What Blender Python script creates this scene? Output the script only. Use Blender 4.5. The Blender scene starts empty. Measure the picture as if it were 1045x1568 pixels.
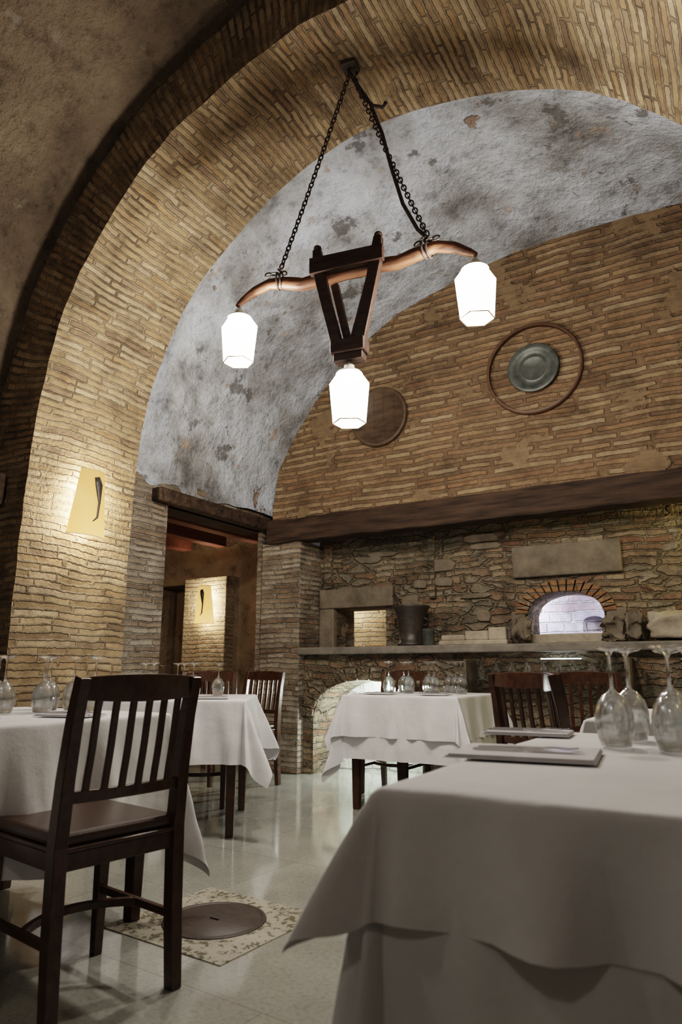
import bpy, bmesh, math, random
from mathutils import Vector, Matrix, noise
random.seed(7)
A = math.radians(-30.46)
CA, SA = math.cos(A), math.sin(A)
def L(s, t): return (s*CA - t*SA, s*SA + t*CA)
sc = bpy.context.scene
COL = sc.collection
try:
    sc.view_settings.view_transform = 'Filmic'
    sc.view_settings.look = 'Medium High Contrast'
except Exception: pass

# ------------------------------------------------------------------ materials
class NT:
    def __init__(s, name):
        s.m = bpy.data.materials.new(name); s.m.use_nodes = True
        s.t = s.m.node_tree; s.t.nodes.clear()
        s.out = s.t.nodes.new('ShaderNodeOutputMaterial')
    def n(s, typ, ins=None, **props):
        nd = s.t.nodes.new(typ)
        for k, v in props.items(): setattr(nd, k, v)
        if ins:
            for k, v in ins.items():
                if isinstance(v, bpy.types.NodeSocket): s.t.links.new(v, nd.inputs[k])
                else: nd.inputs[k].default_value = v
        return nd
    def math(s, op, a, b=0.0, c=0.0):
        return s.n('ShaderNodeMath', {0: a, 1: b, 2: c}, operation=op).outputs[0]
    def ramp(s, fac, stops):
        r = s.n('ShaderNodeValToRGB', {0: fac}); cr = r.color_ramp
        while len(cr.elements) < len(stops): cr.elements.new(0.5)
        for e, (p, c) in zip(cr.elements, stops):
            e.position = p; e.color = (c[0], c[1], c[2], 1) if hasattr(c, '__len__') else (c, c, c, 1)
        return r.outputs[0]
    def mix(s, f, a, b, mode='MIX'):
        nd = s.n('ShaderNodeMix', data_type='RGBA', blend_type=mode)
        for i, v in ((0, f), (6, a), (7, b)):
            if isinstance(v, bpy.types.NodeSocket): s.t.links.new(v, nd.inputs[i])
            else: nd.inputs[i].default_value = v if i == 0 else (v[0], v[1], v[2], 1)
        return nd.outputs[2]
    def noise(s, vec, scale, detail=4, rough=.55):
        return s.n('ShaderNodeTexNoise', {'Vector': vec, 'Scale': scale, 'Detail': detail, 'Roughness': rough}).outputs[0]
    def mr(s, v, a, b, c=0., d=1.):
        return s.n('ShaderNodeMapRange', {0: v, 1: a, 2: b, 3: c, 4: d}).outputs[0]
    def vadd(s, v, c): return s.n('ShaderNodeVectorMath', {0: v, 1: c}, operation='ADD').outputs[0]
    def surf(s, sh): s.t.links.new(sh, s.out.inputs[0]); return s.m
    def princ(s, color, rough=.6, normal=None, **kw):
        b = s.n('ShaderNodeBsdfPrincipled', {'Base Color': color if isinstance(color, bpy.types.NodeSocket) else (*color, 1), 'Roughness': rough})
        if normal is not None: s.t.links.new(normal, b.inputs['Normal'])
        for k, v in kw.items(): b.inputs[k].default_value = v
        return s.surf(b.outputs[0])
    def bump(s, h, strength=.6, dist=.01):
        return s.n('ShaderNodeBump', {'Height': h, 'Strength': strength, 'Distance': dist}).outputs[0]

def brick_mat(name, cols, mortar, w=.27, h=.058, m=.016, warp=.03, dirt=(.25, .2, .15), dirt_amt=.6, render=None, render_th=.62, dist=.02, thscale=.9, rubble=None, gap=.45, ragged=.02, mul=1.0, wob=.016):
    n = NT(name)
    mm = mul if hasattr(mul, '__len__') else (mul, mul, mul)
    sc3 = lambda c: tuple(q*k for q, k in zip(c, mm))
    cols = [sc3(c) for c in cols]; mortar = sc3(mortar); dirt = sc3(dirt)
    if render: render = sc3(render)
    if rubble: rubble = [sc3(c) for c in rubble]
    uv = n.n('ShaderNodeTexCoord').outputs['UV']
    def warpv(scale, amt):
        wn = n.n('ShaderNodeTexNoise', {'Vector': uv, 'Scale': scale, 'Detail': 3}).outputs['Color']
        wv = n.n('ShaderNodeVectorMath', {0: wn, 1: (.5, .5, .5)}, operation='SUBTRACT').outputs[0]
        return n.n('ShaderNodeVectorMath', {0: wv, 3: amt}, operation='SCALE').outputs[0]
    v = n.n('ShaderNodeVectorMath', {0: uv, 1: warpv(1.7, warp*2.4)}, operation='ADD').outputs[0]
    v = n.n('ShaderNodeVectorMath', {0: v, 1: warpv(11, wob)}, operation='ADD').outputs[0]
    sx = n.n('ShaderNodeSeparateXYZ', {0: v})
    V = n.math('DIVIDE', sx.outputs[1], h)
    row = n.math('FLOOR', V)
    off = n.n('ShaderNodeTexWhiteNoise', {'W': row}, noise_dimensions='1D').outputs[0]
    U = n.math('ADD', n.math('DIVIDE', sx.outputs[0], w), n.math('MULTIPLY', off, 7.3))
    U = n.math('ADD', U, n.math('MULTIPLY', n.math('SINE', n.math('ADD', n.math('MULTIPLY', U, 2.1), n.math('MULTIPLY', off, 40.))), .28))
    col = n.math('FLOOR', U)
    cv = n.n('ShaderNodeCombineXYZ', {0: col, 1: row}).outputs[0]
    idn = n.n('ShaderNodeTexWhiteNoise', {'Vector': cv}, noise_dimensions='3D').outputs[0]
    fv = n.math('FRACT', V); fu = n.math('FRACT', U)
    ev = n.math('MULTIPLY', n.math('MINIMUM', fv, n.math('SUBTRACT', 1., fv)), h)
    eu = n.math('MULTIPLY', n.math('MINIMUM', fu, n.math('SUBTRACT', 1., fu)), w)
    e = n.math('MINIMUM', ev, eu)
    fine = n.noise(uv, 38, 4, .6); med = n.noise(uv, 9, 5, .65)
    e = n.math('ADD', e, n.math('MULTIPLY', n.math('SUBTRACT', fine, .5), ragged))
    mask = n.mr(e, m*.30, m*.30+.006)
    k = len(cols)
    c = n.ramp(idn, [(i/(k-1)*.96+.02, cc) for i, cc in enumerate(cols)])
    c = n.mix(1.0, c, n.ramp(med, [(.25, .55), (.5, 1.0), (.75, 1.35)]), 'MULTIPLY')
    mc = n.mix(1.0, mortar, n.ramp(n.noise(uv, 22, 3), [(.3, .6), (.7, 1.2)]), 'MULTIPLY')
    jn = n.mr(n.noise(n.vadd(uv, (4.1, 8.8, 0)), 3.5, 4, .6), .50, .58, 0, gap)
    mc = n.mix(jn, mc, (.05, .033, .02))
    c = n.mix(mask, mc, c)
    hgt = n.math('ADD', n.math('MULTIPLY', mask, n.math('ADD', .6, n.math('MULTIPLY', idn, .6))), n.math('MULTIPLY', fine, .5))
    if rubble:
        rv = n.n('ShaderNodeMapping', {'Vector': v, 'Scale': (5.2, 14.5, 1)}).outputs[0]
        vc = n.n('ShaderNodeTexVoronoi', {'Vector': rv, 'Scale': 1.0}, voronoi_dimensions='2D')
        ve = n.n('ShaderNodeTexVoronoi', {'Vector': rv, 'Scale': 1.0}, voronoi_dimensions='2D', feature='DISTANCE_TO_EDGE')
        rid = n.n('ShaderNodeSeparateColor', {0: vc.outputs['Color']}).outputs[0]
        rc = n.ramp(rid, [(i/(len(rubble)-1)*.96+.02, cc) for i, cc in enumerate(rubble)])
        rc = n.mix(1.0, rc, n.ramp(med, [(.25, .5), (.75, 1.4)]), 'MULTIPLY')
        rm = n.mr(n.math('ADD', ve.outputs[0], n.math('MULTIPLY', n.math('SUBTRACT', fine, .5), .30)), .03, .14)
        rc = n.mix(rm, n.mix(.35, mortar, mc), rc)
        sel = n.mr(n.noise(n.vadd(uv, (2.2, 6.1, 0)), 1.3, 4, .6), .47, .51)
        c = n.mix(sel, c, rc)
        hgt = n.math('ADD', n.math('MULTIPLY', hgt, n.math('SUBTRACT', 1., sel)), n.math('MULTIPLY', sel, n.math('ADD', n.math('MULTIPLY', rm, n.math('ADD', .7, n.math('MULTIPLY', rid, .8))), n.math('MULTIPLY', fine, .6))))
    big = n.noise(uv, thscale, 5, .6)
    c = n.mix(n.mr(big, .50, .68, 0, dirt_amt), c, n.mix(.6, dirt, c, 'MIX'))
    c = n.mix(n.mr(big, .52, .72, 0, dirt_amt*.6), c, dirt)
    blot = n.noise(n.vadd(uv, (5.5, 1.3, 0)), 2.2, 6, .65)
    c = n.mix(1.0, c, n.ramp(blot, [(.33, .55), (.5, 1.0), (.7, 1.18)]), 'MULTIPLY')
    if render:
        pm = n.mr(n.noise(n.vadd(uv, (7.7, 3.1, 0)), 1.5, 6, .62), render_th, render_th+.03)
        c = n.mix(pm, c, n.mix(1.0, render, n.ramp(med, [(.3, .7), (.7, 1.2)]), 'MULTIPLY'))
        hgt = n.math('ADD', n.math('MULTIPLY', hgt, n.math('SUBTRACT', 1., n.math('MULTIPLY', pm, .85))), n.math('MULTIPLY', pm, n.math('ADD', .9, n.math('MULTIPLY', med, .5))))
    return n.princ(c, .88, n.bump(hgt, 1.0, dist))

def plaster_mat(name, stops, scale=1.3, spots=None, dist=.03, light=None, spot_th=.62, brick=None):
    n = NT(name)
    P = n.n('ShaderNodeTexCoord').outputs['Object']
    a = n.noise(P, scale, 9, .66)
    c = n.ramp(a, stops)
    b = n.noise(P, scale*6, 6, .68)
    c = n.mix(1.0, c, n.ramp(b, [(.32, .5), (.46, .95), (.7, 1.15)]), 'MULTIPLY')
    P2 = n.vadd(P, (3.3, 9.1, 4.2))
    if spots:
        c = n.mix(n.mr(n.noise(P2, 2.6, 7, .68), spot_th, spot_th+.035, 0, .8), c, spots)
    if light:
        c = n.mix(n.mr(n.noise(P2, 3.6, 5, .6), .37, .31, 0, .75), c, light)
    hgt = n.math('ADD', n.math('MULTIPLY', b, 1.0), n.math('ADD', n.math('MULTIPLY', n.noise(P, scale*20, 5, .65), .5), a))
    if brick:
        bm_ = n.mr(n.noise(n.vadd(P, (8.8, 1.2, 6.1)), 1.9, 6, .6), .655, .675, 0, .9)
        c = n.mix(bm_, c, n.mix(1.0, brick, n.ramp(b, [(.3, .5), (.7, 1.3)]), 'MULTIPLY'))
        hgt = n.math('SUBTRACT', hgt, n.math('MULTIPLY', bm_, .35))
    return n.princ(c, .92, n.bump(hgt, 1.0, dist))

M_arch = brick_mat('arch_brick', [(.34, .25, .15), (.50, .38, .23), (.56, .44, .29), (.44, .30, .17), (.62, .51, .36), (.30, .21, .14)], (.46, .38, .27), w=.30, h=.048, m=.012, dirt=(.20, .14, .09), dirt_amt=.8, gap=.65, mul=(.62, .585, .54), dist=.016, ragged=.018)
M_pier = brick_mat('pier_brick', [(.34, .26, .18), (.48, .40, .31), (.55, .48, .39), (.38, .27, .18), (.26, .19, .14)], (.46, .41, .34), w=.28, h=.048, m=.012, dirt=(.22, .17, .12), dirt_amt=.5, gap=.65, mul=.53)
M_hood = brick_mat('hood_brick', [(.36, .22, .13), (.48, .34, .20), (.56, .44, .29), (.38, .23, .13), (.52, .39, .25)], (.32, .22, .135), w=.42, h=.072, m=.046, dirt=(.24, .16, .10), dirt_amt=.75, render=(.36, .26, .16), render_th=.56, gap=.25, mul=(.52, .49, .455), ragged=.016, warp=.025, wob=.012, dist=.018)
M_hearth = brick_mat('hearth_rubble', [(.26, .14, .09), (.36, .24, .15), (.44, .35, .23), (.20, .13, .09), (.48, .40, .28), (.34, .30, .23)], (.34, .28, .19), w=.22, h=.056, m=.016, warp=.06, dirt=(.20, .18, .12), dirt_amt=.8, render=(.36, .28, .18), render_th=.66, dist=.045, gap=.5, mul=.62, wob=.03,
    rubble=[(.20, .17, .13), (.36, .31, .23), (.32, .19, .12), (.42, .37, .28), (.26, .24, .18), (.38, .27, .17)])
M_room2 = brick_mat('side_room_brick', [(.34, .24, .14), (.48, .38, .25), (.42, .28, .16)], (.46, .40, .30), w=.26, h=.05, mul=.7)
M_white = brick_mat('painted_white_stone', [(.66, .68, .62), (.8, .82, .76), (.58, .61, .54)], (.7, .72, .66), w=.26, h=.12, warp=.08, dirt=(.45, .48, .40), dirt_amt=.5, dist=.05, gap=.2)
M_lav = brick_mat('whitewashed_brick', [(.60, .58, .68), (.74, .72, .80), (.52, .40, .46)], (.78, .78, .84), w=.22, h=.09, dirt=(.5, .35, .35), dirt_amt=.4, gap=.1)
M_vous = brick_mat('voussoir_brick', [(.44, .22, .11), (.52, .30, .15), (.38, .18, .09)], (.46, .38, .28), w=.5, h=.055, m=.014, warp=.0, mul=.55)
M_plaster = plaster_mat('vault_plaster', [(.32, (.14, .14, .142)), (.44, (.34, .355, .375)), (.53, (.53, .575, .65)), (.65, (.68, .76, .90))], 1.1, spots=(.11, .105, .10), light=(.40, .29, .22), dist=.08, spot_th=.595, brick=(.36, .22, .14))
M_brown = plaster_mat('brown_plaster', [(.3, (.07, .052, .036)), (.47, (.13, .098, .068)), (.6, (.185, .142, .10)), (.72, (.25, .205, .15))], 1.1, spots=(.055, .04, .03), light=(.21, .18, .145), dist=.07)
M_room2p = plaster_mat('side_room_plaster', [(.3, (.20, .145, .10)), (.55, (.32, .24, .16)), (.7, (.42, .33, .23))], 1.2, dist=.04)

def wood_mat(name, c1, c2, rough=.35, scale=6, dist=.002, spec=.5, stretch=(1, 6, 4)):
    n = NT(name)
    P = n.n('ShaderNodeTexCoord').outputs['Object']
    mp = n.n('ShaderNodeMapping', {'Vector': P, 'Scale': stretch}).outputs[0]
    a = n.noise(mp, scale, 6, .6)
    c = n.ramp(a, [(.3, c1), (.7, c2)])
    return n.princ(c, rough, n.bump(a, .6, dist), **{'Specular IOR Level': spec})
M_chair = wood_mat('espresso_wood', (.030, .013, .008), (.070, .032, .017), .24)
M_leather = wood_mat('dark_brown_leather', (.034, .018, .012), (.056, .030, .019), .28, 30, .001)
M_beam = wood_mat('old_beam_wood', (.012, .008, .006), (.075, .046, .030), .75, 2.4, .05, .3, (1, 7, 9))
M_yoke = wood_mat('yoke_wood', (.03, .011, .007), (.25, .11, .055), .5, 3.5, .014)
M_dark = wood_mat('dark_old_wood', (.02, .010, .008), (.075, .038, .025), .5, 8, .006)
M_iron = wood_mat('rusty_iron', (.03, .026, .024), (.075, .055, .045), .5, 20, .002)
M_tray = wood_mat('round_board_wood', (.04, .025, .015), (.11, .07, .042), .55, 6, .003)
M_hoop = wood_mat('hoop_wood', (.07, .036, .02), (.13, .07, .04), .5, 6, .002)
M_pot = wood_mat('blackened_bronze', (.02, .018, .016), (.05, .04, .034), .42, 14, .003)
n = NT('pewter'); P = n.n('ShaderNodeTexCoord').outputs['Object']; a = n.noise(P, 14, 5)
M_pewter = n.princ(n.ramp(a, [(.3, (.05, .058, .052)), (.7, (.12, .13, .118))]), .45, n.bump(a, .4, .003), Metallic=.4)
n = NT('cutlery_steel'); M_steel = n.princ((.6, .6, .6), .2, Metallic=1.)
n = NT('tablecloth_cotton'); P = n.n('ShaderNodeTexCoord').outputs['Object']; a = n.noise(P, 5, 5); f = n.noise(P, 500, 2)
M_cloth = n.princ(n.ramp(a, [(.3, (.67, .68, .71)), (.7, (.76, .77, .80))]), .85, n.bump(n.math('ADD', a, n.math('MULTIPLY', f, .06)), .5, .02))
n = NT('napkin_linen'); P = n.n('ShaderNodeTexCoord').outputs['Object']; a = n.noise(P, 20, 4)
M_napkin = n.princ(n.ramp(a, [(.3, (.58, .57, .60)), (.7, (.66, .65, .68))]), .85, n.bump(a, .3, .006))
def stone_mat(name, c1, c2, scale=6, dist=.012, rough=.8):
    n = NT(name); P = n.n('ShaderNodeTexCoord').outputs['Object']; a = n.noise(P, scale, 8, .65)
    return n.princ(n.ramp(a, [(.3, c1), (.7, c2)]), rough, n.bump(a, .8, dist))
M_stone = stone_mat('grey_peperino', (.09, .076, .055), (.22, .185, .14), dist=.03)
M_marble = stone_mat('old_marble', (.24, .20, .15), (.48, .42, .33), dist=.025)
M_counter = stone_mat('counter_slab', (.11, .10, .088), (.22, .20, .17), 9)
M_soot = stone_mat('soot', (.02, .017, .014), (.05, .04, .03))
n = NT('clear_glass')
lw = n.n('ShaderNodeLayerWeight', {'Blend': .5})
fac = n.mr(n.math('POWER', lw.outputs['Facing'], 1.6), 0., 1., .08, .9)
tr = n.n('ShaderNodeBsdfTransparent', {'Color': (.93, .95, .95, 1)})
gl = n.n('ShaderNodeBsdfGlossy', {'Color': (1, 1, 1, 1), 'Roughness': .04})
mx = n.n('ShaderNodeMixShader', {0: fac, 1: tr.outputs[0], 2: gl.outputs[0]})
gg = n.n('ShaderNodeBsdfGlass', {'Color': (1, 1, 1, 1), 'Roughness': .0, 'IOR': 1.45})
mx2 = n.n('ShaderNodeMixShader', {0: .5, 1: mx.outputs[0], 2: gg.outputs[0]})
M_glass = n.surf(mx2.outputs[0])
def emis(name, col, st): 
    n = NT(name); return n.surf(n.n('ShaderNodeEmission', {'Color': (*col, 1), 'Strength': st}).outputs[0])
n = NT('lantern_frosted_glass')
e = n.n('ShaderNodeEmission', {'Color': (1, .94, .86, 1), 'Strength': 17.0})
tr = n.n('ShaderNodeBsdfTransparent', {'Color': (1, 1, 1, 1)})
mx = n.n('ShaderNodeMixShader', {0: .55, 1: tr.outputs[0], 2: e.outputs[0]})
M_lantern = n.surf(mx.outputs[0])
M_lframe = NT('lantern_brass_edge').princ((.75, .6, .42), .4)
M_white_metal = NT('white_enamel').princ((.8, .78, .74), .35)
n = NT('parchment_shade')
P = n.n('ShaderNodeTexCoord').outputs['Object']; a = n.noise(P, 5, 4)
sz = n.n('ShaderNodeSeparateXYZ', {0: P}).outputs[2]
e = n.n('ShaderNodeEmission', {'Color': n.ramp(a, [(.3, (1, .44, .115)), (.7, (1, .54, .19))]), 'Strength': n.mr(sz, -.22, .22, 2.0, 1.1)})
M_shade = n.surf(n.n('ShaderNodeAddShader', {0: e.outputs[0], 1: n.n('ShaderNodeBsdfDiffuse', {'Color': (.16, .09, .03, 1)}).outputs[0]}).outputs[0])
M_led = emis('led_strip', (.85, .95, 1), 10)
n = NT('floor_polished_stone')
P = n.n('ShaderNodeTexCoord').outputs['Object']
P = n.n('ShaderNodeMapping', {'Vector': P, 'Rotation': (0, 0, math.radians(4)), 'Location': (.1, .22, 0)}).outputs[0]
br = n.n('ShaderNodeTexBrick', {'Vector': P, 'Color1': (.40, .41, .375, 1), 'Color2': (.44, .45, .41, 1), 'Mortar': (.27, .27, .245, 1), 'Scale': 1.0, 'Mortar Size': .0022, 'Mortar Smooth': .3, 'Brick Width': .86, 'Row Height': .62}, offset=.5)
sp = n.noise(P, 60, 4, .7); big = n.noise(P, 3, 5)
c = n.mix(1.0, br.outputs[0], n.ramp(sp, [(.35, .78), (.5, 1.0), (.7, 1.08)]), 'MULTIPLY')
c = n.mix(1.0, c, n.ramp(big, [(.3, .8), (.7, 1.1)]), 'MULTIPLY')
M_floor = n.princ(c, n.mr(big, .3, .7, .06, .18), n.bump(n.math('ADD', n.math('MULTIPLY', br.outputs[1], -1.), n.math('MULTIPLY', sp, .08)), .2, .003), **{'Specular IOR Level': 1.0, 'Coat Weight': .6, 'Coat Roughness': .09})
n = NT('travertine')
P = n.n('ShaderNodeTexCoord').outputs['Object']
a = n.noise(P, 38, 5, .75); b = n.noise(P, 6, 5)
pit = n.mr(n.math('ADD', a, n.math('MULTIPLY', n.math('SUBTRACT', b, .5), .4)), .40, .45)
c = n.mix(pit, (.14, .12, .075), n.ramp(b, [(.3, (.34, .32, .25)), (.7, (.46, .44, .37))]))
M_trav = n.princ(c, .5, n.bump(pit, .8, .006))

# ------------------------------------------------------------------ mesh helpers
def mk(name, bm, mats, room=False, loc=(0, 0, 0), rz=0., parent=None, smooth=False, bevel=0, recalc=True):
    if recalc: bmesh.ops.recalc_face_normals(bm, faces=bm.faces[:])
    me = bpy.data.meshes.new(name); bm.to_mesh(me); bm.free()
    if not isinstance(mats, (list, tuple)): mats = [mats]
    for m in mats: me.materials.append(m)
    if smooth:
        for p in me.polygons: p.use_smooth = True
    o = bpy.data.objects.new(name, me); COL.objects.link(o)
    o.location = loc; o.rotation_euler = (0, 0, A if room else rz)
    if parent: o.parent = parent
    if bevel:
        md = o.modifiers.new('bev', 'BEVEL'); md.width = bevel; md.segments = 2; md.limit_method = 'ANGLE'
    return o
def empty(name, loc=(0, 0, 0), rz=0):
    o = bpy.data.objects.new(name, None); COL.objects.link(o); o.location = loc; o.rotation_euler = (0, 0, rz); o.empty_display_size = .1
    return o
def box(bm, lo, hi, mi=0, bev=0):
    vs = [bm.verts.new((x, y, z)) for x in (lo[0], hi[0]) for y in (lo[1], hi[1]) for z in (lo[2], hi[2])]
    fs = []
    for f in ((0, 1, 3, 2), (4, 6, 7, 5), (0, 4, 5, 1), (2, 3, 7, 6), (0, 2, 6, 4), (1, 5, 7, 3)):
        fc = bm.faces.new([vs[i] for i in f]); fc.material_index = mi; fs.append(fc)
    if bev:
        es = list({e for f in fs for e in f.edges})
        r = bmesh.ops.bevel(bm, geom=es, offset=bev, segments=3, profile=.5, affect='EDGES')
        for f in r['faces']: f.material_index = mi
def boxuv(bm):
    uv = bm.loops.layers.uv.verify()
    bm.normal_update()
    for f in bm.faces:
        nx, ny, nz = map(abs, f.normal)
        for l in f.loops:
            x, y, z = l.vert.co
            l[uv].uv = (x, y) if nz > max(nx, ny) else ((y, z) if nx > ny else (x, z))
def sweep(bm, pts, sz, a=None, n=4, mi=0, closed=False):
    pts = [Vector(p) for p in pts]; N = len(pts)
    if not isinstance(sz, list): sz = [sz]*N
    rings = []
    for i, p in enumerate(pts):
        t = (pts[(i+1) % N if closed else min(i+1, N-1)] - pts[(i-1) if closed else max(i-1, 0)]).normalized()
        ref = Vector(a) if a else (Vector((0, 0, 1)) if abs(t.z) < .9 else Vector((1, 0, 0)))
        av = (ref - t*ref.dot(t)).normalized(); bv = t.cross(av)
        s = sz[i] if isinstance(sz[i], tuple) else (sz[i], sz[i])
        ring = []
        if n == 4:
            for sa, sb in ((1, 1), (-1, 1), (-1, -1), (1, -1)): ring.append(bm.verts.new(p+av*s[0]*sa+bv*s[1]*sb))
        else:
            for k in range(n):
                th = 2*math.pi*k/n; ring.append(bm.verts.new(p+av*s[0]*math.cos(th)+bv*s[1]*math.sin(th)))
        rings.append(ring)
    for i in range(N if closed else N-1):
        r0, r1 = rings[i], rings[(i+1) % N]
        for k in range(n):
            f = bm.faces.new((r0[k], r0[(k+1) % n], r1[(k+1) % n], r1[k])); f.material_index = mi; f.smooth = n > 4
    if not closed:
        for r in (rings[0], rings[-1]): bm.faces.new(r).material_index = mi
def lathe(bm, prof, n=32, c=(0, 0, 0), axis='z', mi=0, caps=False):
    rings = []
    for r, z in prof:
        ring = []
        for k in range(n):
            th = 2*math.pi*k/n; x, y = r*math.cos(th), r*math.sin(th)
            v = (x, y, z) if axis == 'z' else (x, z, y)
            ring.append(bm.verts.new((v[0]+c[0], v[1]+c[1], v[2]+c[2])))
        rings.append(ring)
    for a, b in zip(rings, rings[1:]):
        for k in range(n):
            f = bm.faces.new((a[k], a[(k+1) % n], b[(k+1) % n], b[k])); f.smooth = n > 8; f.material_index = mi
    if caps:
        for r in (rings[0], rings[-1]): bm.faces.new(r).material_index = mi
def dsp(p, a=.022):
    p = Vector(p)
    return p + noise.noise_vector(p*1.1)*a + noise.noise_vector(p*5)*a*.35
def grid(name, rows, mat, disp=.0, room=True, smooth=True):
    bm = bmesh.new(); uvl = bm.loops.layers.uv.verify(); V = []; UV = {}
    for r in rows:
        rr = []
        for p, uv in r:
            v = bm.verts.new(dsp(p, disp) if disp else p); UV[v] = uv; rr.append(v)
        V.append(rr)
    for i in range(len(V)-1):
        for j in range(len(V[0])-1):
            f = bm.faces.new((V[i][j], V[i][j+1], V[i+1][j+1], V[i+1][j]))
            for l in f.loops: l[uvl].uv = UV[l.vert]
    return mk(name, bm, mat, room=room, smooth=smooth, recalc=False)
def panel(name, axis, c, a0, a1, z0, z1, mat, holes=(), depth=0., parent=None, seg=.25):
    bm = bmesh.new(); uvl = bm.loops.layers.uv.verify()
    def pt(a, z, dp=0): return (a, c+dp, z) if axis == 't' else (c+dp, a, z)
    def quad(P, U):
        f = bm.faces.new([bm.verts.new(p) for p in P])
        for l, u in zip(f.loops, U): l[uvl].uv = u
    def rect(x0, x1, y0, y1):
        if x1-x0 < 1e-4 or y1-y0 < 1e-4: return
        C = [(x0, y0), (x1, y0), (x1, y1), (x0, y1)]
        quad([pt(*q) for q in C], C)
    x = a0
    for h0, h1, zb, zs, rise in sorted(holes):
        rect(x, h0, z0, z1); rect(h0, h1, z0, zb)
        N = 20 if rise else 1; mid = (h0+h1)/2; hw = (h1-h0)/2
        cur = [(h0+(h1-h0)*i/N) for i in range(N+1)]
        zc = [zs+rise*math.sqrt(max(0, 1-((q-mid)/hw)**2)) for q in cur]
        for i in range(N):
            C = [(cur[i], zc[i]), (cur[i+1], zc[i+1]), (cur[i+1], z1), (cur[i], z1)]
            quad([pt(*q) for q in C], C)
            if depth: quad([pt(cur[i], zc[i]), pt(cur[i+1], zc[i+1]), pt(cur[i+1], zc[i+1], depth), pt(cur[i], zc[i], depth)], [(0, cur[i]), (0, cur[i+1]), (depth, cur[i+1]), (depth, cur[i])])
        if depth:
            for hh in (h0, h1): quad([pt(hh, zb), pt(hh, zs), pt(hh, zs, depth), pt(hh, zb, depth)], [(0, zb), (0, zs), (depth, zs), (depth, zb)])
            if zb > .01: quad([pt(h0, zb), pt(h1, zb), pt(h1, zb, depth), pt(h0, zb, depth)], [(h0, 0), (h1, 0), (h1, depth), (h0, depth)])
        x = h1
    rect(x, a1, z0, z1)
    return mk(name, bm, mat, room=True, recalc=False, parent=parent)

# ------------------------------------------------------------------ room shell
C0, R0, ZS = -1.74, 2.23, 2.36
T0, T1 = 2.68, 3.58
def path(off=0., c=C0, r=R0, zs=ZS, n=56, wall=True):
    out = []; ln = 0
    R = r+off
    if wall:
        for i in range(24): out.append((c-R, zs*i/24, zs*i/24, (-1, 0)))
    for i in range(n+1):
        ph = math.pi*i/n
        out.append((c-R*math.cos(ph), zs+R*math.sin(ph), zs+r*ph, (-math.cos(ph), math.sin(ph))))
    if wall:
        for i in range(1, 9): out.append((c+R, zs*(1-i/8), zs+r*math.pi+zs*i/8, (1, 0)))
    return out
pa = path()
rows = []
for i in range(13):
    t = T0+(T1-T0)*i/12
    rows.append([((s, t, z), (t, v)) for s, z, v, _ in pa])
grid('wall_arch_rib', rows, M_arch, .030)
for nm, t, mx in (('wall_arch_face_front', T0, .56), ('wall_arch_face_rear', T1, .30)):
    rows = []
    for i in range(6):
        o = mx*i/5
        rows.append([((s+nv[0]*o, t, z+nv[1]*o), (o, v)) for s, z, v, nv in pa])
    grid(nm, rows, M_arch, .030)
pn = path(off=.45, n=90)
rows = []
for i in range(41):
    t = -2.6+(T0+.03+2.6)*i/40
    rows.append([((s, t, z), (t, v)) for s, z, v, _ in pn])
grid('ceiling_near_vault', rows, M_brown, .05)
panel('wall_back', 't', -2.5, -4.6, 1.1, 0, 5.3, M_brown)
rows = []
for i in range(41):
    k = i/40; t = T1-.04+(5.47-T1+.04)*k
    kk = k*k*(3-2*k)*.5+k*.5
    c = C0+(-.85-C0)*kk; rx = 2.39+(3.15-2.39)*kk; rz = 2.39+(2.15-2.39)*kk; zs = 2.36+.06*kk
    r = []
    for j in range(101):
        ph = math.pi*j/100
        r.append(((c-rx*math.cos(ph), t, zs+rz*math.sin(ph)), (t, j*.1)))
    r.append(((c+rx, t, 1.2), (t, 6.5))); r.append(((c+rx, t, 0), (t, 7.5)))
    rows.append(r)
grid('ceiling_plaster_vault', rows, M_plaster, .06)
panel('wall_left', 's', -4.10, T1-.05, 5.6, 0, 2.5, M_pier, holes=[(4.09, 5.405, 0, 2.27, 0)], depth=-.05)
rows = [[] for _ in range(9)]
for j in range(80):
    s = -4.0+6.3*j/79
    zt = 2.42+2.15*math.sqrt(max(0, 1-((s+.85)/3.15)**2))+.08
    for i in range(9):
        z = 2.33+(zt-2.33)*i/8
        rows[i].append(((s, 5.44, z), (s, z)))
grid('wall_hood', rows, M_hood, .02)
bm = bmesh.new(); box(bm, (-4.0, 5.46, 2.32), (2.3, 5.85, 2.36)); mk('trim_hood_soffit', bm, M_soot, room=True)
bm = bmesh.new()
pts = [(-4.02+6.3*i/90, 5.46, 2.245) for i in range(91)]
sweep(bm, pts, [(.115+.012*noise.noise(Vector((i*.3, 0, 0)))+.005*noise.noise(Vector((i*1.3, 9, 0))), .10+.012*noise.noise(Vector((i*.3, 3, 0)))) for i in range(91)], a=(0, 0, 1))
mk('hearth_beam', bm, M_beam, room=True, bevel=.015)
bm = bmesh.new(); box(bm, (-4.10, 5.41, 0), (-3.64, 6.3, 2.14)); boxuv(bm)
mk('wall_pillar', bm, M_pier, room=True, bevel=.012)
panel('wall_hearth_base', 't', 5.5, -3.64, 2.3, 0, 1.06, M_hearth, holes=[(-3.53, -2.45, 0, .5, .33)], depth=.48)
panel('wall_alcove', 't', 5.96, -3.66, -2.4, 0, 1.05, M_white)
bm = bmesh.new(); 
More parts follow.
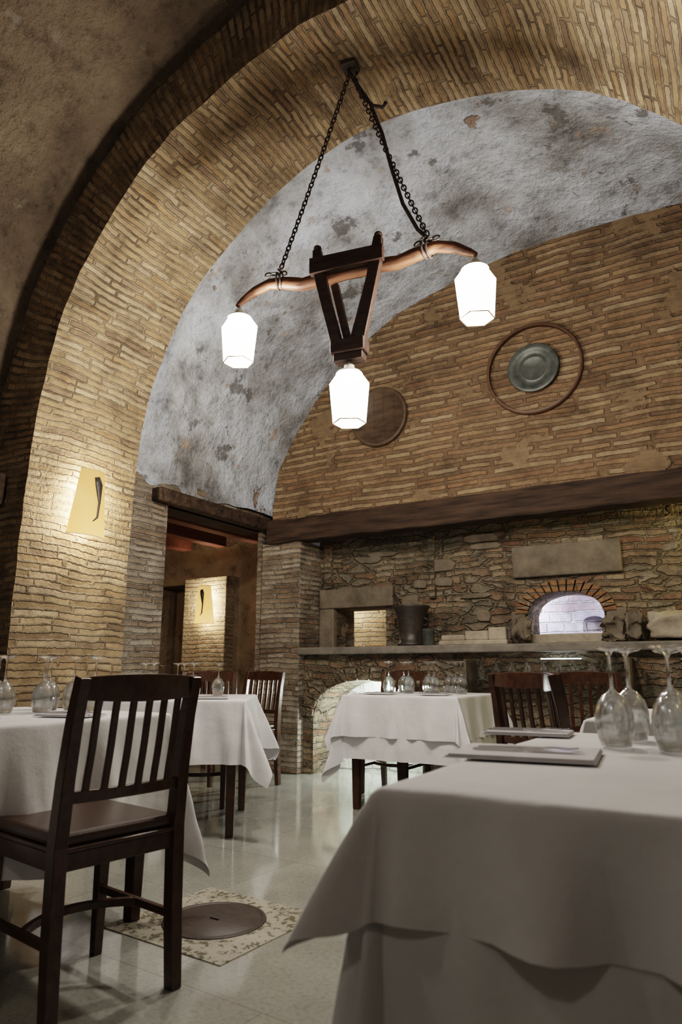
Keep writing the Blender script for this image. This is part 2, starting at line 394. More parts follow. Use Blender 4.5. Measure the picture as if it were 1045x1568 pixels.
for k in range(15):
    th0 = math.pi*(k+.06)/15; th1 = math.pi*(k+.94)/15
    vs = []
    for th, rr in ((th0, 1), (th1, 1), (th1, 1.22), (th0, 1.22)):
        for y in (5.47, 5.56): vs.append(bm.verts.new((-2.99-(.54*rr)*math.cos(th), y, .5+(.33+.12*(rr-1)/.22)*math.sin(th))))
    for f in ((0, 2, 4, 6), (1, 7, 5, 3), (0, 1, 3, 2), (2, 3, 5, 4), (4, 5, 7, 6), (6, 7, 1, 0)): bm.faces.new([vs[q] for q in f])
boxuv(bm); mk('trim_alcove_arch', bm, M_hearth, room=True, bevel=.004)
bm = bmesh.new(); box(bm, (-3.66, 5.40, 1.055), (2.3, 5.82, 1.12)); mk('hearth_counter_slab', bm, M_counter, room=True, bevel=.012)
panel('wall_hearth_back', 't', 5.8, -3.66, 2.3, 1.1, 2.4, M_hearth, holes=[(-3.46, -2.92, 1.13, 1.50, 0), (-1.58, -.97, 1.20, 1.37, .18)], depth=.35)
panel('wall_niche_end', 't', 6.5, -4.0, -2.3, 1.0, 1.8, M_room2)
bm = bmesh.new(); box(bm, (-4.0, 6.15, 1.05), (-2.3, 6.5, 1.12)); box(bm, (-4.0, 6.15, 1.75), (-2.3, 6.5, 1.8)); boxuv(bm); mk('trim_niche_shelf', bm, M_marble, room=True)
panel('wall_window_recess', 't', 6.5, -2.2, -.4, .9, 2.0, M_lav, holes=[(-1.28, -1.08, 1.25, 1.33, .06)])
bm = bmesh.new(); box(bm, (-2.2, 6.15, 1.0), (-.4, 6.55, 1.1)); box(bm, (-2.2, 6.15, 1.9), (-.4, 6.55, 2.0)); box(bm, (-2.25, 6.1, 1.0), (-2.15, 6.6, 2.0)); box(bm, (-.45, 6.1, 1.0), (-.35, 6.6, 2.0)); box(bm, (-1.4, 6.56, 1.2), (-1.0, 6.6, 1.42)); boxuv(bm)
mk('window_1', bm, M_lav, room=True)
bm = bmesh.new(); box(bm, (-3.63, 5.74, 1.50), (-2.82, 5.84, 1.69)); box(bm, (-3.63, 5.74, 1.12), (-3.46, 5.84, 1.498)); mk('trim_niche_stone', bm, M_stone, room=True, bevel=.012)
bm = bmesh.new(); box(bm, (-1.68, 5.75, 1.68), (-.80, 5.84, 1.95)); box(bm, (-1.72, 5.77, 1.13), (-1.60, 5.84, 1.40)); box(bm, (-.95, 5.77, 1.13), (-.80, 5.84, 1.40)); mk('trim_window_stone', bm, M_stone, room=True, bevel=.015)
bm = bmesh.new(); rnd = random.Random(3)
for k in range(46):
    s = rnd.uniform(-3.5, 1.4); z = rnd.uniform(1.22, 2.1)
    if -3.7 < s < -2.7 and z < 1.78: continue
    if -1.85 < s < -.65 and z < 2.03: continue
    w_ = rnd.uniform(.07, .20); h_ = rnd.uniform(.03, .075)
    ctr = Vector((s, 5.80, z)); ring = []; nn = 7
    for q in range(nn):
        th = 2*math.pi*q/nn; rr = rnd.uniform(.75, 1.1)
        ring.append((math.copysign(abs(math.cos(th))**.6, math.cos(th))*w_*rr, math.copysign(abs(math.sin(th))**.6, math.sin(th))*h_*rr))
    a_ = [bm.verts.new(ctr+Vector((x, .02, y))) for x, y in ring]; b_ = [bm.verts.new(ctr+Vector((x*.88, -.022-rnd.uniform(0, .012), y*.85))) for x, y in ring]
    for q in range(nn): bm.faces.new((a_[q], a_[(q+1) % nn], b_[(q+1) % nn], b_[q]))
    bm.faces.new(b_)
mk('trim_wall_stones', bm, M_stone, room=True, bevel=.008)
# brick relief pier strips on the hearth back wall
bm = bmesh.new(); box(bm, (-2.46, 5.755, 1.55), (-2.40, 5.81, 2.13)); box(bm, (-3.58, 5.75, 1.70), (-3.50, 5.81, 2.13)); boxuv(bm)
mk('trim_hearth_pilaster', bm, M_hearth, room=True, bevel=.01)
bm = bmesh.new()
for k in range(17):
    th0 = math.pi*(k+.08)/17; th1 = math.pi*(k+.92)/17; vs = []
    for th, o in ((th0, 0), (th1, 0), (th1, .10), (th0, .10)):
        for y in (5.765, 5.83): vs.append(bm.verts.new((-1.275-(.305+o)*math.cos(th), y, 1.37+(.18+o)*math.sin(th))))
    for f in ((0, 2, 4, 6), (1, 7, 5, 3), (0, 1, 3, 2), (2, 3, 5, 4), (4, 5, 7, 6), (6, 7, 1, 0)): bm.faces.new([vs[q] for q in f])
boxuv(bm); mk('trim_window_arch', bm, M_vous, room=True, bevel=.004)
bm = bmesh.new(); box(bm, (-1.62, 5.66, 1.125), (-.93, 5.86, 1.20)); mk('window_sill', bm, M_marble, room=True, bevel=.01)
bm = bmesh.new(); box(bm, (-4.40, 3.9, 2.27), (-4.0, 5.5, 2.385)); mk('passage_lintel', bm, M_beam, room=True, bevel=.015)
bm = bmesh.new()
for k in range(4): box(bm, (-4.9-k*.55, 3.2, 2.36), (-4.76-k*.55, 6.3, 2.5))
mk('trim_rafters', bm, wood_mat('red_rafters', (.10, .03, .018), (.17, .06, .035), .6), room=True, bevel=.008)
panel('wall_side_room_far', 't', 6.35, -8.2, -4.1, 0, 2.8, M_room2p, holes=[(-6.5, -5.92, 0, 1.95, 0)], depth=.4)
panel('wall_side_room_alcove', 't', 6.75, -6.6, -5.8, 0, 2.1, M_room2p)
bm = bmesh.new(); box(bm, (-5.86, 6.2, 0), (-5.2, 6.36, 2.0)); boxuv(bm); mk('wall_pilaster', bm, M_room2, room=True, bevel=.01)
panel('wall_side_room_left', 's', -8.2, 2.6, 6.4, 0, 2.8, M_room2p)
panel('wall_side_room_near', 't', 3.0, -8.2, -4.1, 0, 2.8, M_room2p)
panel('wall_side_room_right', 's', -4.15, 2.9, 6.4, 0, 2.8, M_room2p, holes=[(4.09, 5.405, 0, 2.27, 0)])
bm = bmesh.new(); box(bm, (-8.2, 2.9, 2.8), (-4.1, 6.5, 2.9)); mk('ceiling_side_room', bm, M_room2p, room=True)
bm = bmesh.new(); box(bm, (-4.45, 1.0, 1.98), (-4.16, 2.66, 2.2)); mk('wall_beam', bm, M_beam, room=True, bevel=.015)
bm = bmesh.new(); box(bm, (-8.6, -2.8, -.12), (2.6, 6.9, 0)); mk('floor', bm, M_floor, room=True)

# drain cover
E = empty('drain_cover', (-.475, 2.84, 0), A-math.radians(4))
bm = bmesh.new(); box(bm, (-.30, -.28, -.01), (.30, .28, .004)); mk('stone_surround', bm, M_trav, parent=E, bevel=.002)
bm = bmesh.new(); lathe(bm, [(0.0005, .0085), (.17, .0085), (.172, .006), (.178, .006), (.18, .0095), (.192, .009), (.195, .004)], 48); 
box(bm, (-.02, -.004, .008), (.02, .004, .013)); mk('iron_lid', bm, M_iron, parent=E, recalc=False)

# ------------------------------------------------------------------ chairs
def chair(x, y, ang, name='dining_chair'):
    bm = bmesh.new()
    prof = [(-.215, 0), (-.197, .22), (-.188, .45), (-.200, .62), (-.222, .78), (-.25, .90)]
    def px(z):
        for (x0, z0), (x1, z1) in zip(prof, prof[1:]):
            if z <= z1: return x0+(x1-x0)*(z-z0)/(z1-z0)
        return prof[-1][0]
    for s in (-1, 1):
        sweep(bm, [(a, s*.195, b) for a, b in prof], [(.018, .020), (.020, .022), (.020, .023), (.019, .022), (.018, .020), (.017, .018)], a=(0, 1, 0))
        sweep(bm, [(.185, s*.185, 0), (.185, s*.185, .43)], [(.015, .015), (.021, .021)], a=(0, 1, 0))
        sweep(bm, [(-.19, s*.187, .20), (.185, s*.185, .20)], (.012, .009), a=(0, 0, 1))
        box(bm, (-.185, s*.19-.011, .385), (.185, s*.19+.011, .432))
    box(bm, (.175, -.185, .385), (.197, .185, .432)); box(bm, (-.20, -.185, .385), (-.18, .185, .432))
    N = 10
    sweep(bm, [(-.237-.026*(1-(q/.205)**2), q, .868) for q in [-.205+.41*i/N for i in range(N+1)]], [(.030+.010*(1-(2*i/N-1)**2), .011) for i in range(N+1)], a=(0, 0, 1))
    sweep(bm, [(px(.575)-.018*(1-(q/.19)**2), q, .575) for q in [-.19+.38*i/N for i in range(N+1)]], (.016, .010), a=(0, 0, 1))
    for i in range(6):
        q = -.138+.276*i/5; bow = .02*(1-(q/.2)**2)
        sweep(bm, [(px(z)-bow-.006*math.sin((z-.58)/.26*math.pi), q, z) for z in [.58+.265*j/6 for j in range(7)]], (.0105, .006), a=(0, 1, 0))
    sweep(bm, [(-.02+.09*(1-(q/.185)**2), q, .20) for q in [-.185+.37*i/12 for i in range(13)]], (.012, .010), a=(0, 0, 1))
    box(bm, (-.205, -.205, .432), (.215, .205, .446), bev=.006)
    box(bm, (-.195, -.20, .444), (.212, .20, .482), mi=1, bev=.017)
    return mk(name, bm, [M_chair, M_leather], loc=(x, y, 0), rz=ang, bevel=.003)
# ------------------------------------------------------------------ tables
def cloth_mesh(hx, hy, ov, zt, flare=.10, cf=.42, amp=.018, seed=0, ripk=19.):
    def vals(h):
        v = []
        v += [-(h+ov)+(ov-.03)*i/24 for i in range(25)]
        v += [-(h+.02), -(h+.013), -(h+.006), -h]
        v += [-h+2*h*i/34 for i in range(1, 34)]
        return v+[-q for q in v[:29][::-1]]
    rr = .012
    def bend(d):
        if d < rr*math.pi/2: return rr*math.sin(d/rr), rr*(1-math.cos(d/rr))
        return rr, rr+d-rr*math.pi/2
    X = vals(hx); Y = vals(hy); bm = bmesh.new(); V = []
    for a in X:
        row = []
        for b in Y:
            dx = max(abs(a)-hx, 0); dy = max(abs(b)-hy, 0); sx = 1 if a > 0 else -1; sy = 1 if b > 0 else -1
            cx = max(-hx, min(hx, a)); cy = max(-hy, min(hy, b))
            r = math.hypot(dx, dy)
            cr = .003*(math.exp(-((a-.12)/.007)**2)+math.exp(-((b+.08)/.007)**2))
            if r < 1e-6:
                p = Vector((cx, cy, zt+.0018*noise.noise(Vector((a*4+seed, b*4, 0)))+cr*.6))
            else:
                ux, uy = sx*dx/r, sy*dy/r
                o, dz = bend(r)
                phi = math.atan2(dy, dx); c2 = math.sin(2*phi)
                fl = flare + cf*abs(c2)**1.3
                if dx > 0 and dy > 0:
                    fl += .12*math.sin(phi*8+seed)*abs(c2)
                    rip = 0
                else:
                    pos, h = (cy, hy) if dx > 0 else (cx, hx)
                    fade = min(1, max(0, (h-abs(pos))/.12))
                    g = math.sin(pos*ripk+seed*2.1+1.5*noise.noise(Vector((pos*3, seed*7, 1))))
                    rip = fade*amp*(g*abs(g)**.2*(.5+.9*abs(noise.noise(Vector((pos*2.5, seed, 2)))*2))+.5*noise.noise(Vector((pos*14, seed, r*3)))*2)
                rip += .014*noise.noise(Vector((a*3, b*3, seed)))+.006*noise.noise(Vector((a*9, b*9, seed+4)))
                o += max(r*fl+rip*(r/ov)**.8, r*.02)+cr
                p = Vector((cx+ux*o, cy+uy*o, zt-dz*math.sqrt(max(.2, 1-fl*fl))))
                p.z = max(p.z, .015)
            row.append(bm.verts.new(p))
        V.append(row)
    for i in range(len(X)-1):
        for j in range(len(Y)-1): bm.faces.new((V[i][j], V[i+1][j], V[i+1][j+1], V[i][j+1]))
    return bm
def table(x, y, hx, hy, ang, ov=.42, seed=0, under=None, cf=.42, flare=.08, amp=.018, ripk=19.):
    E = empty('dining_table', (x, y, 0), ang)
    bm = bmesh.new(); box(bm, (-hx+.005, -hy+.005, .715), (hx-.005, hy-.005, .744), bev=.004)
    for sx in (-1, 1):
        for sy in (-1, 1):
            sweep(bm, [(sx*(hx-.06), sy*(hy-.06), 0), (sx*(hx-.06), sy*(hy-.06), .72)], [(.022, .022), (.032, .032)], a=(1, 0, 0))
    for s in (-1, 1):
        box(bm, (-hx+.07, s*(hy-.06)-.012, .64), (hx-.07, s*(hy-.06)+.012, .715)); box(bm, (s*(hx-.06)-.012, -hy+.07, .64), (s*(hx-.06)+.012, hy-.07, .715))
    mk('table_frame', bm, M_chair, parent=E, bevel=.003)
    if under:
        mk('under_cloth', cloth_mesh(hx, hy, under, .7460, .02, .14, .034, seed+3, 17), M_cloth, parent=E, smooth=True)
    mk('tablecloth', cloth_mesh(hx+.003, hy+.003, ov, .750, flare, cf, amp, seed, ripk), M_cloth, parent=E, smooth=True)
    return E
x, y = L(-.02, 1.50); table(x, y, .47, .53, A, ov=.18, seed=1, under=.64, cf=.32, flare=.12, amp=.042, ripk=26)
x, y = L(-2.51, 1.66); table(x, y, .45, .45, A, ov=.46, seed=2, cf=.09, amp=.055)
table(-1.03, 4.52, .44, .44, math.radians(3), ov=.36, seed=3, cf=.3, amp=.05)
x, y = L(-2.07, 4.68); table(x, y, .41, .41, A, ov=.28, seed=4, cf=.26, amp=.036, under=.42)
x, y = L(-.12, 3.02); table(x, y, .40, .40, A, ov=.30, seed=5, cf=.3)
x, y = L(-5.2, 4.9); table(x, y, .42, .42, A, ov=.34, seed=6, cf=.3)
x, y = L(-6.9, 4.9); table(x, y, .42, .42, A, ov=.34, seed=7, cf=.3)

chair(-.79, 2.275, math.radians(140.5))
chair(-1.0, 5.15, math.radians(-88)); chair(-.80, 5.88, math.radians(-125))
x, y = L(-2.50, 5.07); chair(x, y, A-math.pi/2)
chair(1.10, 3.64, math.radians(38))
chair(1.13, 2.95, math.radians(-12))
chair(1.42, 4.05, math.radians(-105))
x, y = L(-5.2, 4.25); chair(x, y, A+math.radians(90)); x, y = L(-4.62, 4.95); chair(x, y, A+math.radians(180)); x, y = L(-5.25, 5.55); chair(x, y, A-math.radians(90))
x, y = L(-6.2, 4.9); chair(x, y, A+math.radians(180))

# ------------------------------------------------------------------ glasses etc
gprof = [(.0315, 0), (.037, .022), (.0405, .045), (.040, .065), (.034, .088), (.021, .105), (.008, .114), (.0042, .122), (.0036, .15), (.004, .188), (.008, .197), (.030, .203), (.0355, .206), (.0355, .208), (.012, .2075), (.0005, .207)]
gin = [(.0005, .110), (.008, .108), (.019, .102), (.0325, .087), (.0385, .065), (.039, .045), (.0355, .022), (.0303, 0), (.0315, 0)]
def glass(x, y, k=1.0, z=.7545):
    bm = bmesh.new(); lathe(bm, [(r*k, q*k) for r, q in gin+gprof[1:]], 32)
    mk('wine_glass', bm, M_glass, loc=(x, y, z), recalc=True)
for p in ((.615, 1.60), (.70, 1.50), (.80, 1.62), (.71, 1.74), (.87, 1.86), (.90, 1.50)): glass(*p, k=1.04)
for p in ((-1.31, 2.74), (-1.19, 2.82), (-1.44, 2.95), (-1.13, 2.98), (-1.10, 3.14), (-1.30, 3.10), (-1.52, 2.75), (-1.02, 2.92), (-1.22, 2.95), (-1.40, 2.66), (-1.56, 3.0)): glass(*p, k=1.06)
for p in ((-1.16, 4.34), (-1.02, 4.55), (-.93, 4.42), (-1.1, 4.72), (-.82, 4.7), (-1.25, 4.48)): glass(*p)
for s, t in ((-2.25, 4.75), (-2.16, 4.64), (-2.06, 4.78), (-1.97, 4.66), (-2.3, 4.6), (-1.86, 4.80), (-1.95, 4.9), (-2.12, 4.9), (-1.78, 4.7)): glass(*L(s, t), k=1.08)
for s, t in ((-.2, 2.95), (-.05, 3.05), (-.12, 3.15)): glass(*L(s, t))
for s, t in ((-5.1, 4.8), (-5.2, 4.95), (-5.0, 5.05)): glass(*L(s, t))
def napkin(x, y, ang, w=.22, l=.14, z=.7545, cut=True):
    bm = bmesh.new()
    for k in range(3):
        h = .0026
        box(bm, (-w/2+k*.004, -l/2+k*.003, k*h), (w/2-k*.002, l/2-k*.002, k*h+h-.0004), bev=.001)
    mk('napkin', bm, M_napkin, loc=(x, y, z), rz=ang)
    if cut:
        def off(u, v): return (x+u*math.cos(ang)-v*math.sin(ang), y+u*math.sin(ang)+v*math.cos(ang), z+.0095)
        bm = bmesh.new()
        sweep(bm, [(-.10, 0, 0), (-.01, 0, .001), (0, 0, .001)], [(.0075, .002), (.006, .003), (.004, .002)], a=(0, 1, 0))
        sweep(bm, [(0, 0, .001), (.02, .001, .001), (.09, .001, .001), (.115, -.005, .001)], [(.005, .001), (.0095, .001), (.009, .0008), (.001, .0005)], a=(0, 1, 0))
        mk('table_knife', bm, M_steel, loc=off(0, -.02), rz=ang)
        bm = bmesh.new()
        sweep(bm, [(-.10, 0, 0), (-.03, 0, .001), (.03, 0, .001), (.045, 0, .003), (.055, 0, .004)], [(.007, .0015), (.004, .002), (.003, .002), (.008, .0015), (.011, .001)], a=(0, 1, 0))
        for q in (-.0085, -.003, .003, .0085): sweep(bm, [(.054, q, .004), (.08, q, .002), (.10, q, .004)], (.0016, .001), a=(0, 1, 0))
        mk('table_fork', bm, M_steel, loc=off(0, .025), rz=ang)
napkin(.37, 1.44, A+.12, .28, .22)
napkin(.84, 1.22, A+.1); napkin(.50, 1.90, A+.1)
napkin(-1.0, 2.62, A+.2); napkin(-1.30, 2.42, A+1.5)
napkin(-.78, 4.2, .1); napkin(-1.25, 4.2, 1.4, cut=False)
x, y = L(-2.27, 4.40); napkin(x, y, A); x, y = L(-1.87, 4.42); napkin(x, y, A)

# ------------------------------------------------------------------ yoke chandelier
hx, hy = .056, 3.51
ya = math.atan2(-.353, .935)
E = empty('yoke_chandelier', (hx, hy, 0), ya)
bm = bmesh.new()
yk = [(-.74, 3.075, .012), (-.70, 3.105, .022), (-.62, 3.15, .030), (-.52, 3.18, .034), (-.42, 3.165, .038), (-.30, 3.13, .042), (-.15, 3.14, .046), (0, 3.15, .048), (.15, 3.15, .046), (.28, 3.14, .042), (.40, 3.17, .040), (.50, 3.19, .036), (.60, 3.16, .032), (.68, 3.11, .025), (.73, 3.08, .012)]
P = []; S = []
for i in range(len(yk)-1):
    for k in range(4):
        f = k/4; a, b = yk[i], yk[i+1]
        P.append((a[0]+(b[0]-a[0])*f, 0, a[1]+(b[1]-a[1])*f)); r = a[2]+(b[2]-a[2])*f; r *= 1+.10*noise.noise(Vector((a[0]*9+f, 0, 0))); S.append((r*.95, r*.9))
sweep(bm, P, S, a=(0, 0, 1), n=12)
mk('yoke_beam', bm, M_yoke, parent=E)
bm = bmesh.new()
for s in (-1, 1):
    sweep(bm, [(s*.185, -.055, 3.29), (s*.175, -.055, 3.17), (s*.13, -.05, 2.95), (s*.075, -.04, 2.72), (s*.06, -.03, 2.64)], [(.024, .020), (.034, .026), (.030, .026), (.03, .026), (.03, .024)], a=(1, 0, 0))
    lathe(bm, [(.001, 3.325), (.022, 3.315), (.026, 3.30), (.018, 3.285)], 10, c=(s*.185, -.055, 0))
    sweep(bm, [(s*.11, .03, 3.10), (s*.02, .0, 2.72)], [(.024, .016), (.022, .016)], a=(1, 0, 0))
sweep(bm, [(-.22, -.075, 3.175), (.22, -.075, 3.175)], [(.05, .022), (.045, .022)], a=(0, 0, 1))
box(bm, (-.10, -.075, 2.62), (.10, .03, 2.70), bev=.008); box(bm, (-.085, -.06, 2.575), (.085, .02, 2.622), bev=.005)
mk('yoke_frame', bm, M_dark, parent=E, bevel=.004)
def lantern(parent, x, y, ztop, name='lantern', rot=.3):
    bm = bmesh.new(); n = 6
    prof = [(.072, 0), (.110, -.055), (.090, -.285)]
    rings = []
    for r, z in prof:
        rings.append([(x+r*math.cos(math.pi*2*k/n+rot), y+r*math.sin(math.pi*2*k/n+rot), ztop+z) for k in range(n)])
    rv = [[bm.verts.new(p) for p in r] for r in rings]
    for a, b in zip(rv, rv[1:]):
        for k in range(n): bm.faces.new((a[k], a[(k+1) % n], b[(k+1) % n], b[k]))
    bm.faces.new(rv[-1])
    mk(name+'_glass', bm, M_lantern, parent=parent)
    bm = bmesh.new()
    for k in range(n):
        sweep(bm, [rings[2][k], rings[2][(k+1) % n]], .0035, n=6)
    mk(name+'_frame', bm, M_lframe, parent=parent)
    bm = bmesh.new(); lathe(bm, [(.074, ztop-.002), (.066, ztop+.010), (.032, ztop+.020), (.028, ztop+.05), (.014, ztop+.06), (.004, ztop+.085)], 20, c=(x, y, 0), caps=True)
    mk(name+'_cap', bm, M_white_metal, parent=parent)
def plight(name, loc, e, col=(1, .86, .70), r=.05, parent=None):
    l = bpy.data.lights.new(name, 'POINT'); l.energy = e; l.color = col; l.shadow_soft_size = r
    o = bpy.data.objects.new(name, l); COL.objects.link(o); o.location = loc
    if parent: o.parent = parent
    return o
LE = 130
for x, y, z in ((-.715, 0, 2.99), (.705, 0, 3.0), (0, -.03, 2.50)):
    lantern(E, x, y, z); plight('bulb', (x, y, z-.16), LE, parent=E, col=(1, .89, .77))
def chain(bm, p0, p1, sag=.0, pitch=.031, wr=.0045):
    p0, p1 = Vector(p0), Vector(p1); n = int((p1-p0).length/pitch)
    for i in range(n):
        f0 = (i+.5)/n; c = p0.lerp(p1, f0); c.z -= sag*4*f0*(1-f0)
        t = (p1-p0).normalized(); u = t.cross(Vector((0, 1, 0))).normalized() if i % 2 else Vector((0, 1, 0)); u = (u-t*u.dot(t)).normalized()
        pts = []
        for k in range(10):
            th = 2*math.pi*k/10; pts.append(c+t*math.cos(th)*pitch*.66+u*math.sin(th)*pitch*.42)
        sweep(bm, pts, wr, n=5, closed=True, a=t.cross(u))
bm = bmesh.new()
chain(bm, (-.01, 0, 4.50), (-.445, 0, 3.27), .02); chain(bm, (.02, 0, 4.50), (.455, 0, 3.27), .03)
for s in (-1, 1):
    c = Vector((s*.45, 0, 3.185))
    for dx in (-.012, .012):
        sweep(bm, [c+Vector((dx+s*.01*math.sin(2*math.pi*k/20), math.sin(2*math.pi*k/20)*.048, math.cos(2*math.pi*k/20)*.05)) for k in range(20)], .006, n=6, closed=True)
    chain(bm, (s*.45, -.03, 3.24), (s*.53, -.04, 3.24), .03); chain(bm, (s*.45, -.03, 3.25), (s*.39, -.04, 3.2), .01)
mk('chains', bm, M_iron, parent=E, smooth=True)
bm = bmesh.new()
sweep(bm, [(.0, 0, 4.52), (.06, .01, 4.40), (.12, .02, 4.28), (.20, .01, 4.02), (.25, 0, 3.78), (.32, -.01, 3.5), (.40, 0, 3.32), (.45, 0, 3.26)], .011, n=8)
sweep(bm, [(.01, .03, 4.5), (.06, .05, 4.38), (.13, .06, 4.29), (.19, .06, 4.26), (.21, .06, 4.29)], .011, n=8)
sweep(bm, [(-.005, .0, 4.62), (-.01, 0, 4.54), (.0, 0, 4.50), (.03, .0, 4.47), (.045, .0, 4.51)], .012, n=8)
mk('cable_and_hook', bm, M_iron, parent=E, smooth=True)
bm = bmesh.new(); box(bm, (-.05, -.05, 4.55), (.05, .05, 4.60), bev=.01); mk('ceiling_plate', bm, M_iron, parent=E)
for s, t, en in ((-2.3, .1, 17), (-.6, -1.3, 26)):  # unseen lanterns, added as fill light for the near bay
    x, y = L(s, t)
    E2 = empty('fill_lantern', (x, y, 0))
    lantern(E2, 0, 0, 3.1); plight('bulb', (0, 0, 2.95), en, parent=E2, col=(1, .86, .70))
    bm = bmesh.new(); sweep(bm, [(0, 0, 3.18), (0, 0, 4.6)], .006, n=6); mk('cord', bm, M_iron, parent=E2)

# ------------------------------------------------------------------ sconces
def sconce(s, t, z, wall='s', energy=9, k=1.0):
    x, y = L(s, t)
    E = empty('wall_sconce', (x, y, z), A + (0 if wall == 's' else -math.pi/2))
    bm = bmesh.new(); N = 14; V = []
    for i in range(N+1):
        f = i/N*2-1
        V.append([bm.verts.new(((.125-.055*f*f*hw/.14)*k, f*hw*k, zz*k)) for hw, zz in ((.155, -.22), (.125, 0), (.098, .22))])
    for i in range(N):
        for j in range(2): bm.faces.new((V[i][j], V[i+1][j], V[i+1][j+1], V[i][j+1]))
    rim0 = [v[0].co.copy() for v in V]; rim1 = [v[2].co.copy() for v in V]
    mk('shade', bm, M_shade, parent=E, smooth=True)
    bm = bmesh.new(); sweep(bm, rim0, .003, n=6); sweep(bm, rim1, .003, n=6); mk('shade_rim', bm, M_lframe, parent=E)
    bm = bmesh.new(); box(bm, (0, -.03, -.08), (.02, .03, .08), bev=.005); sweep(bm, [(.01, 0, .06), (.06, 0, .07), (.11, 0, .10)], .006, n=6)
    sweep(bm, [(.134*k, .0, .17*k), (.138*k, .015*k, .12*k), (.138*k, .028*k, 0), (.138*k, .02*k, -.10*k), (.136*k, -.01*k, -.13*k)], [(.022*k, .005), (.030*k, .006), (.010*k, .005), (.008*k, .005), (.003, .003)], a=(0, 1, 0), n=8)
    mk('iron_ornament', bm, M_pot, parent=E)
    for zz in (.10, -.10): plight('bulb', (.065, 0, zz), energy/2, (1, .83, .60), .03, parent=E)
sconce(-3.955, 3.11, 2.055, energy=48, k=1.06)
sconce(-5.45, 6.185, 1.66, wall='t', energy=34, k=1.0)

# ------------------------------------------------------------------ wall decor on hood
x, y = L(-1.30, 5.40)
E = empty('sieve_with_plate', (x, y, 3.385), A)
bm = bmesh.new(); lathe(bm, [(.380, -.02), (.40, -.02), (.402, .025), (.380, .025), (.380, -.02)], 64, axis='y'); mk('wooden_hoop', bm, M_hoop, parent=E)
bm = bmesh.new(); lathe(bm, [(.0005, .0), (.10, .0), (.105, -.004), (.11, 0), (.145, .002), (.16, -.018), (.21, -.028), (.216, -.02), (.205, .012), (.0005, .02)], 56, axis='y'); mk('pewter_plate', bm, M_pewter, parent=E)
x, y = L(-2.76, 5.40)
bm = bmesh.new(); lathe(bm, [(.0005, -.012), (.255, -.012), (.26, -.024), (.285, -.024), (.29, -.01), (.285, .02), (.0005, .02)], 56, axis='y')
for k in range(5): box(bm, (-.25+k*.1, -.0155, -.17 if k in (0, 4) else -.22), (-.246+k*.1, -.011, .17 if k in (0, 4) else .22))
mk('round_wooden_board', bm, M_tray, loc=(x, y, 3.235), rz=A)

# ------------------------------------------------------------------ things on counter
x, y = L(-2.56, 5.58)
E = empty('bronze_mortar', (x, y, 1.12), A)
bm = bmesh.new(); lathe(bm, [(.0005, 0), (.125, 0), (.128, .02), (.105, .035), (.108, .12), (.118, .22), (.135, .29), (.165, .335), (.17, .35), (.155, .35), (.13, .30), (.10, .10), (.0005, .06)], 40)
for s in (-1, 1): sweep(bm, [(s*.11, 0, .17), (s*.155, 0, .18), (s*.155, 0, .23), (s*.12, 0, .245)], .012, n=8)
mk('pot', bm, M_pot, parent=E, smooth=True)
bm = bmesh.new(); sweep(bm, [(.05, 0, .08), (-.10, 0, .36), (-.165, 0, .46)], [.022, .016, .02], n=10); mk('pestle', bm, M_pot, parent=E, smooth=True)
def rock(name, s, t, z, dims, mat, seed, rz=0., rough=.18, sub=4):
    bm = bmesh.new(); bmesh.ops.create_cube(bm, size=1.); bmesh.ops.subdivide_edges(bm, edges=bm.edges[:], cuts=7, use_grid_fill=True)
    for v in bm.verts:
        p = v.co.copy(); q = p.lerp(p.normalized()*.55, .30); q += noise.noise_vector(p*2.2+Vector((seed, 0, 0)))*rough + noise.noise_vector(p*6+Vector((seed, 5, 0)))*rough*.35
        v.co = Vector((q.x*dims[0], q.y*dims[1], q.z*dims[2]))
    mz = min(v.co.z for v in bm.verts)
    for v in bm.verts: v.co.z -= mz
    x, y = L(s, t); return mk(name, bm, mat, loc=(x, y, z), rz=A+rz, smooth=True)
bm = bmesh.new(); box(bm, (-.33, -.08, 0), (.26, .08, .04), bev=.01)
for i, (a, b, h) in enumerate(((-.31, -.1, .085), (-.1, .10, .115), (.10, .25, .14))): box(bm, (a, -.07, .038), (b, .07, h), bev=.012)
x, y = L(-1.95, 5.6); mk('marble_fragment', bm, M_marble, loc=(x, y, 1.12), rz=A+.03)
rock('carved_stone_head', -1.57, 5.58, 1.12, (.12, .12, .17), M_stone, 3, rough=.3)
rock('carved_stone_head', -.86, 5.55, 1.12, (.16, .14, .15), M_stone, 9, rough=.34)
rock('carved_stone_head', -.72, 5.56, 1.12, (.12, .12, .20), M_stone, 14, rough=.3)
rock('marble_block', -.40, 5.56, 1.12, (.42, .22, .20), M_marble, 21, rough=.16)
rock('marble_block', .25, 5.56, 1.12, (.5, .2, .18), M_marble, 26, rough=.12)
x, y = L(-2.36, 5.49)
bm = bmesh.new(); lathe(bm, [(.0005, 0), (.05, 0), (.052, .005), (.05, .13), (.054, .135), (.050, .14), (.046, .13), (.045, .02), (.0005, .01)], 24); mk('tin_cup', bm, M_pewter, loc=(x, y, 1.12))
x, y = L(-1.35, 5.36)
E = empty('bar_shelf', (x, y, 0), A)
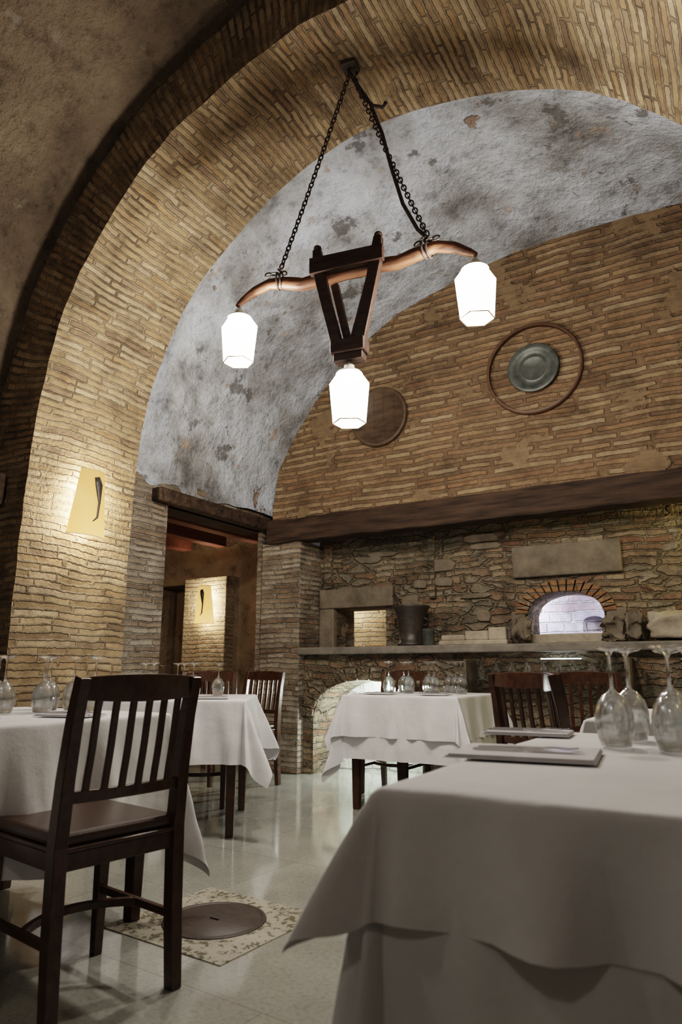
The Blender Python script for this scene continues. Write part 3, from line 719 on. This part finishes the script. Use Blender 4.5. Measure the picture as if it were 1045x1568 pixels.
bm = bmesh.new(); box(bm, (-.60, -.12, .985), (.60, .12, .995)); box(bm, (-.60, -.12, .84), (.60, .12, .85)); mk('glass_shelves', bm, M_glass, parent=E)
bm = bmesh.new()
for s in (-.6, .6): box(bm, (s-.01, -.12, 0), (s+.01, .12, 1.0))
mk('shelf_sides', bm, M_stone, parent=E)
bm = bmesh.new(); box(bm, (-.05, .06, .996), (.25, .075, 1.004)); mk('led_light', bm, M_led, parent=E)
for i in range(9):
    bm = bmesh.new(); lathe(bm, [(.0005, 0), (.034, 0), (.034, .07), (.014, .10), (.012, .13)], 18); mk('glass_bottle', bm, M_glass, loc=(-.5+i*.12, -.02, .85), parent=E)

# ------------------------------------------------------------------ practical lights
def pl(s, t, z, e, col=(1, .8, .55), r=.06, name='hidden_lamp'):
    x, y = L(s, t); return plight(name, (x, y, z), e, col, r)
pl(-2.85, 5.72, .74, 48, (.90, 1, .95), .05, 'alcove_lamp')
pl(-1.75, 6.3, 1.5, 15, (.85, .88, 1), .05, 'window_lamp')
pl(-.75, 6.3, 1.5, 13, (.85, .88, 1), .05, 'window_lamp')
pl(-3.6, 6.3, 1.6, 13, (1, .88, .68), .04, 'niche_lamp')
pl(.35, 5.6, 2.0, 26, (1, .82, .36), .08, 'hood_lamp')
pl(-6.0, 4.6, 2.1, 15, (1, .78, .5), .08, 'side_room_lamp')

w = bpy.data.worlds.new('w'); sc.world = w; w.use_nodes = True
w.node_tree.nodes['Background'].inputs[0].default_value = (.9, .85, .8, 1); w.node_tree.nodes['Background'].inputs[1].default_value = .05

# ------------------------------------------------------------------ camera
cd = bpy.data.cameras.new('camera'); cam = bpy.data.objects.new('camera', cd); COL.objects.link(cam)
cam.location = (0, 0, .92); cam.rotation_euler = (math.radians(90+13), 0, 0)
cd.sensor_fit = 'VERTICAL'; cd.sensor_height = 36; cd.sensor_width = 24; cd.lens = 24; cd.clip_start = .02
cd.dof.use_dof = True; cd.dof.focus_distance = 4.3; cd.dof.aperture_fstop = 4.0
sc.camera = cam
